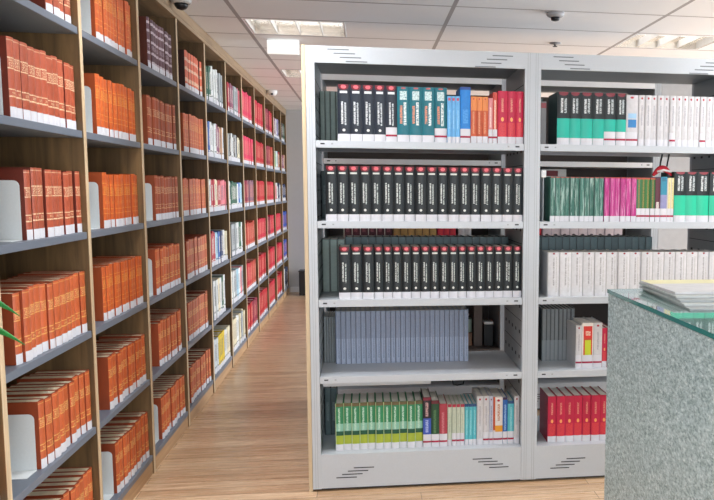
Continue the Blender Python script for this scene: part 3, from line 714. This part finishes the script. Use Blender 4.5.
# papers on the counter
def paper(name, label, x, y, z, w, l, th, rot, mat, sag=0.0, mat2=None):
    m = MB(); nx, ny = 10, 12; i = 0
    def P(a, b, dz): return (w * a / nx, -l * b / ny, dz + sag * math.sin(math.pi * a / nx) * (b / ny) ** 2 * .6 + sag * .5 * (1 - a / nx) * 0)
    for lay in (0, th):
        for b in range(ny + 1):
            for a in range(nx + 1): m.v.append(P(a, b, lay))
    S = (nx + 1) * (ny + 1)
    for b in range(ny):
        for a in range(nx):
            q = b * (nx + 1) + a
            m.f.append((q, q + 1, q + nx + 2, q + nx + 1)); m.m.append(0)
            m.f.append((S + q, S + q + nx + 1, S + q + nx + 2, S + q + 1)); m.m.append(1 if mat2 and b < 4 else 0)
    ring = [a for a in range(nx + 1)] + [b * (nx + 1) + nx for b in range(1, ny + 1)] + [ny * (nx + 1) + a for a in range(nx - 1, -1, -1)] + [b * (nx + 1) for b in range(ny - 1, 0, -1)]
    for k in range(len(ring)):
        a, b = ring[k], ring[(k + 1) % len(ring)]; m.f.append((a, S + a, S + b, b)); m.m.append(0)
    o = m.build(name, [mat] + ([mat2] if mat2 else []), None, (x, y, z), rot)
    return tag(o, label, 'magazine', 'magazines on the counter')
pm = [plain('newsprint_white', '#c4c5c8', .6, grain=.1), plain('newsprint_grey', '#9aa2a4', .6, grain=.15), plain('newsprint_pale', '#b2b9b9', .6, grain=.12), plain('paper_yellow', '#d6d2a8', .6)]
z = 1.0600
for i, (x, y, w, l, th, rot, mt, lb) in enumerate([(1.888, -.81, .44, .485, .0048, -.055, pm[1], 'grey magazine at the bottom of the pile on the glass counter top'),
                                    (1.880, -.80, .45, .445, .0048, -.035, pm[2], 'pale magazine second from the bottom of the counter pile'),
                                    (1.886, -.805, .42, .405, .005, -.05, pm[1], 'grey magazine in the middle of the counter pile'),
                                    (1.878, -.80, .45, .365, .005, -.02, pm[2], 'pale magazine just under the folded newspaper on the counter'),
                                    (1.881, -.80, .46, .325, .0065, .0, pm[0], 'folded white newspaper with yellowish back on top of the counter pile')]):
    paper('magazine' if i < 4 else 'newspaper', lb, x, y, z, w, l, th, rot, mt, 0.0 , pm[3] if i == 4 else None)
    z += th + .0008

# ------------------------------------------------------------------ plant at the near end of the bookcase
t = thing('potted_plant', 'potted plant whose narrow green leaf tips poke in beside the bookcase', 'plant', (.13, -1.5, 0))
m = MB(); m.lathe([(.075, 0), (.08, .01), (.105, .2), (.112, .21), (.112, .235), (.1, .235), (.098, .2)], 28); m.build('pot', plain('terracotta', '#8c4a32', .7), t, smooth=True)
m = MB(); m.lathe([(.001, .198), (.097, .2), (.001, .205)], 20); m.build('soil', plain('soil', '#2c2018', .9, grain=.3), t)
m = MB(); m.tube([(0, 0, .2), (.008, .004, .5), (-.004, -.006, .8), (0, 0, 1.13)], [.018, .016, .014, .011], 8); m.build('stem', plain('plant_stem', '#7a6844', .8), t, smooth=True)
lt = NT('leaf_green', .35); vec, x_, y_, z_ = lt.coords('Object'); lt.done(lt.mix(lt.noise(vec, 40, 3), col('#0f5a26'), col('#2f8a3c')))
def leaf(pts, wmax, twist=0.0):
    m = MB(); n = len(pts); pts = [Vector(p) for p in pts]
    for k, p in enumerate(pts):
        d = (pts[min(k + 1, n - 1)] - pts[max(k - 1, 0)]).normalized(); s = d.cross(Vector((0, 0, 1))).normalized(); up = s.cross(d)
        s, up = s * math.cos(twist) + up * math.sin(twist), up * math.cos(twist) - s * math.sin(twist)
        f = k / (n - 1); w = wmax * min(1, (1 - f) * 1.8) * min(1, .3 + f * 3)
        for a, b in ((-1, 0), (-.5, .25), (0, .0), (.5, .25), (1, 0)): m.v.append(tuple(p + s * a * w + up * (.12 * w - b * w * .5)))
    for k in range(n - 1):
        for j in range(4):
            q = k * 5 + j; m.f.append((q, q + 1, q + 6, q + 5)); m.m.append(0)
    o = m.build('leaf', lt.m, t, smooth=True)
    md = o.modifiers.new('thick', 'SOLIDIFY'); md.thickness = .0012
def curve3(a, b, c, n=12): return [tuple((1 - s) ** 2 * a[i] + 2 * s * (1 - s) * b[i] + s * s * c[i] for i in range(3)) for s in [k / n for k in range(n + 1)]]
leaf(curve3((0, 0, 1.11), (.06, -.004, 1.19), (.168, 0, 1.10)), .02, 1.2)
leaf(curve3((0, 0, 1.05), (.06, .004, 1.125), (.175, 0, 1.038)), .02, 1.2)
rl = random.Random(3)
for k in range(15):
    a = math.radians(-90 + rl.uniform(-28, 28)) if k % 3 else math.radians(90 + rl.uniform(-6, 22))
    L = rl.uniform(.1, .17) if k % 3 else rl.uniform(.07, .12); z0 = 1.02 + .0075 * k
    dx, dy = math.cos(a) * L, math.sin(a) * L
    leaf(curve3((0, 0, z0), (dx * .5, dy * .5, z0 + rl.uniform(.08, .18)), (dx, dy, z0 + rl.uniform(-.08, .1))), .014)

# ------------------------------------------------------------------ room
ZC = 2.37
X0, X1, Y0r, Y1r = -.36, 8.7, -6.0, 8.26
m = MB(); m.box(X0, X1, Y0r, Y1r + .2, -.05, 0); struct(m.build('floor', M_floor))
m = MB(); m.box(X0 - .1, X0, Y0r, Y1r + .1, 0, ZC + .2); struct(m.build('wall_left', M_wall))
m = MB(); m.box(X0, X1, Y1r, Y1r + .1, 0, ZC + .2); struct(m.build('wall_far', M_wall))
m = MB(); m.box(.012, X1, Y1r - .012, Y1r - .0002, 0, .07); struct(m.build('baseboard_far', plain('baseboard_white', '#d5d5d6', .5)))
t = thing('column', 'tall narrow white locker seen past the end of the unit behind', 'column', (2.93, 1.8, 0))  # guessed white column, made taller to cover the bright ceiling behind
m = MB(); m.box(-.11, .11, 0, .3, .001, 2.05); m.build('body', plain('column_white', '#bfbfc0', .6), t, bevel=.004)
m = MB(); m.box(-.1, .1, -.004, -.0005, .08, 2.02); m.build('front_face', plain('column_white', '#bfbfc0', .6), t, bevel=.001)
# ceiling with openings for the recessed lights
LX = [(.30, .90), (2.745, 3.345)]
LY = [y for y in (2.06, 4.34, 6.62, -.22, -2.5, -4.78)]
LD = .50
xs = sorted({X0, X1} | {a for p in LX for a in p}); ys = sorted({Y0r, Y1r} | {y for y in LY} | {y + LD for y in LY})
m = MB()
for i in range(len(xs) - 1):
    for j in range(len(ys) - 1):
        if any(abs(xs[i] - p[0]) < 1e-6 for p in LX) and any(abs(ys[j] - y) < 1e-6 for y in LY): continue
        m.quad([(xs[i], ys[j], ZC), (xs[i], ys[j + 1], ZC), (xs[i + 1], ys[j + 1], ZC), (xs[i + 1], ys[j], ZC)])
struct(m.build('ceiling', M_ceiling))
mir = NT('mirror_louvre', .22, 1.0); mir.b.inputs['Base Color'].default_value = (.86, .82, .76, 1)
em = NT('fluorescent_tube', .5); em.b.inputs['Emission Color'].default_value = (1, .96, .9, 1); em.b.inputs['Emission Strength'].default_value = .5; em.b.inputs['Base Color'].default_value = (.9, .9, .9, 1)
bw = plain('louvre_white', '#eceae6', .35)
near = ['over the near aisle', 'over the aisle beside the metal shelving', 'over the aisle farther back', 'over the far end of the aisle']
def luminaire(x, y, label, power):
    t = thing('ceiling_light', label, 'ceiling light', (x, y, ZC), 0, 'recessed ceiling lights')
    w = .598
    m = MB(); m.box(.001, w, .001, LD - .001, .075, .08); m.box(.001, .004, .001, LD - .001, 0, .075); m.box(w - .003, w, .001, LD - .001, 0, .075); m.box(.004, w - .003, .001, .004, 0, .075); m.box(.004, w - .003, LD - .004, LD - .001, 0, .075)
    m.build('reflector', mir.m, t)
    for k in range(5):
        xx = .006 + (w - .016) * k / 4
        m = MB(); m.box(xx, xx + .006, .006, LD - .006, .004, .05); m.build('louvre_blade', bw, t)
    for k in range(2):
        yy = .14 + .2 * k
        m = MB(); m.tube([(.03, yy, .064), (.3, yy, .064), (w - .03, yy, .064)], .008, 8); m.build('tube', em.m, t, smooth=True)
    a = bpy.data.lights.new('lamp', 'AREA'); a.shape = 'RECTANGLE'; a.size = .5; a.size_y = .4; a.energy = power; a.color = (.97, .98, 1.0); a.spread = math.radians(140)
    o = bpy.data.objects.new('lamp', a); C.objects.link(o); o.parent = t; o.location = (w / 2, LD / 2, .058)
for i, y in enumerate(LY):
    for j, (a, b) in enumerate(LX):
        where = ('aisle' if j == 0 else 'metal shelving and counter')
        lab = {(0, 0): 'square recessed ceiling light above the white emergency lamp', (1, 0): 'recessed ceiling light farther along the aisle ceiling', (0, 1): 'recessed ceiling light above the shelving unit behind the counter'}.get((i, j), f"assumed recessed louvred ceiling light over the {where}, {ORD[i + 1]} in its line")
        if i in (2,) or (i == 1 and j == 1): pass
        luminaire(a, y, lab, 1.5 if i < 3 else 15)  # out-of-view lights are assumed; nearer rows made brighter to light the scene
# emergency lamp
t = thing('hanging_lamp', 'white box-shaped emergency lamp hanging under the aisle ceiling', 'lamp', (.365, 2.74, 2.272))
eml = NT('lamp_diffuser', .4); eml.b.inputs['Base Color'].default_value = (.95, .95, .93, 1); eml.b.inputs['Emission Color'].default_value = (1, .99, .96, 1); eml.b.inputs['Emission Strength'].default_value = .55
m = MB(); m.box(.002, .21, .0, .03, .0, .088); m.build('diffuser', eml.m, t, bevel=.003)
m = MB(); m.box(0, .212, .031, .05, -.001, .098); m.build('housing', M_white, t, bevel=.002)
# small ceiling devices
t = thing('security_camera', 'dome security camera with dark lens near the ceiling over the bookcase', 'camera', (.06, 1.52, ZC))
m = MB(); m.lathe([(.052, 0), (.054, -.02), (.045, -.032), (.04, -.032)], 24); m.build('mount', plain('camera_grey', '#b9b5b0', .5), t, smooth=True)
m = MB(); m.lathe([(.036, -.031), (.034, -.045), (.024, -.058), (.008, -.064)], 24); m.build('lens_dome', M_black, t, smooth=True)
t = thing('smoke_detector', 'dark-centred smoke detector on the ceiling before the middle post', 'smoke detector', (2.085, 1.5, ZC))
m = MB(); m.lathe([(.05, 0), (.05, -.016), (.036, -.026), (.02, -.026)], 24); m.build('base', plain('detector_grey', '#a7a5a6', .5), t, smooth=True)
m = MB(); m.lathe([(.026, -.026), (.024, -.042), (.012, -.046)], 16); m.build('sensor', M_black, t, smooth=True)
t = thing('hanging_sprinkler', 'small sprinkler head on the ceiling above the middle post', 'sprinkler', (2.30, 2.5, ZC))
m = MB(); m.lathe([(.04, 0), (.038, -.006), (.012, -.008), (.008, -.014)], 20); m.build('rosette', plain('sprinkler_grey', '#8d8c8e', .4), t, smooth=True)
m = MB(); m.lathe([(.006, -.014), (.006, -.022), (.016, -.023), (.016, -.026)], 12); m.build('deflector', M_slot, t, smooth=True)
t = thing('motion_detector', 'small white sensor on the ceiling far along the bookcase', 'sensor', (.065, 6.0, ZC))
m = MB(); m.lathe([(.05, 0), (.05, -.03), (.035, -.05), (.02, -.055)], 20); m.build('body', M_white, t, smooth=True)
m = MB(); m.box(-.012, .012, -.048, -.03, -.05, -.03); m.build('lens', M_black, t)
# black bin at the end of the aisle
t = thing('waste_bin', 'black bin on the floor at the far end of the aisle', 'bin', (.30, 7.96, 0))
m = MB(); m.box(-.145, .145, -.12, .12, 0.001, .30); m.build('body', M_black, t, bevel=.01)
m = MB(); m.box(-.15, .15, -.125, .125, .3005, .318); m.build('rim', plain('bin_rim', '#26272a', .4), t, bevel=.005)

# ------------------------------------------------------------------ light
w = bpy.data.worlds.new('World'); SC.world = w; w.use_nodes = True
bg = w.node_tree.nodes['Background']; bg.inputs[0].default_value = (.82, .90, 1.0, 1); bg.inputs[1].default_value = 1.0
def area(name, loc, rot, sx, sy, e, c):
    a = bpy.data.lights.new(name, 'AREA'); a.shape = 'RECTANGLE'; a.size = sx; a.size_y = sy; a.energy = e; a.color = c
    o = bpy.data.objects.new(name, a); C.objects.link(o); o.location = loc; o.rotation_euler = [math.radians(v) for v in rot]
    return o
# assumed daylight behind and beside the photographer: added area lights, no windows modelled
area('assumed_daylight', (2.0, -5.9, 1.3), (112, 0, 0), 5.0, 1.9, 125, (.88, .94, 1.0))  # both added lights tilted upward to brighten the ceiling
area('assumed_daylight', (8.5, 3.6, 1.2), (112, 0, 90), 8.0, 1.8, 590, (.82, .91, 1.0))

# ------------------------------------------------------------------ camera
cam = bpy.data.cameras.new('camera'); co = bpy.data.objects.new('camera', cam); C.objects.link(co)
yaw, pit, rol, F_ = -.16493, -.11343, .00844, 869.64
f = Vector((-math.sin(yaw) * math.cos(pit), math.cos(yaw) * math.cos(pit), math.sin(pit)))
r = Vector((math.cos(yaw), math.sin(yaw), 0)); u = r.cross(f)
r2 = r * math.cos(rol) + u * math.sin(rol); u2 = -r * math.sin(rol) + u * math.cos(rol)
co.matrix_world = Matrix.Translation((1.02331, -3.46265, 1.37518)) @ Matrix((r2, u2, -f)).transposed().to_4x4()
cam.sensor_width = 36.0; cam.lens = F_ * 36.0 / 714; cam.shift_x = -154.932 / 714; cam.shift_y = 38.158 / 714
cam.clip_start = .05; cam.clip_end = 60
SC.camera = co
SC.view_settings.view_transform = 'Standard'; SC.view_settings.look = 'None'; SC.view_settings.gamma = 1.0; SC.view_settings.use_curve_mapping = False
SC.view_settings.exposure = 0.22
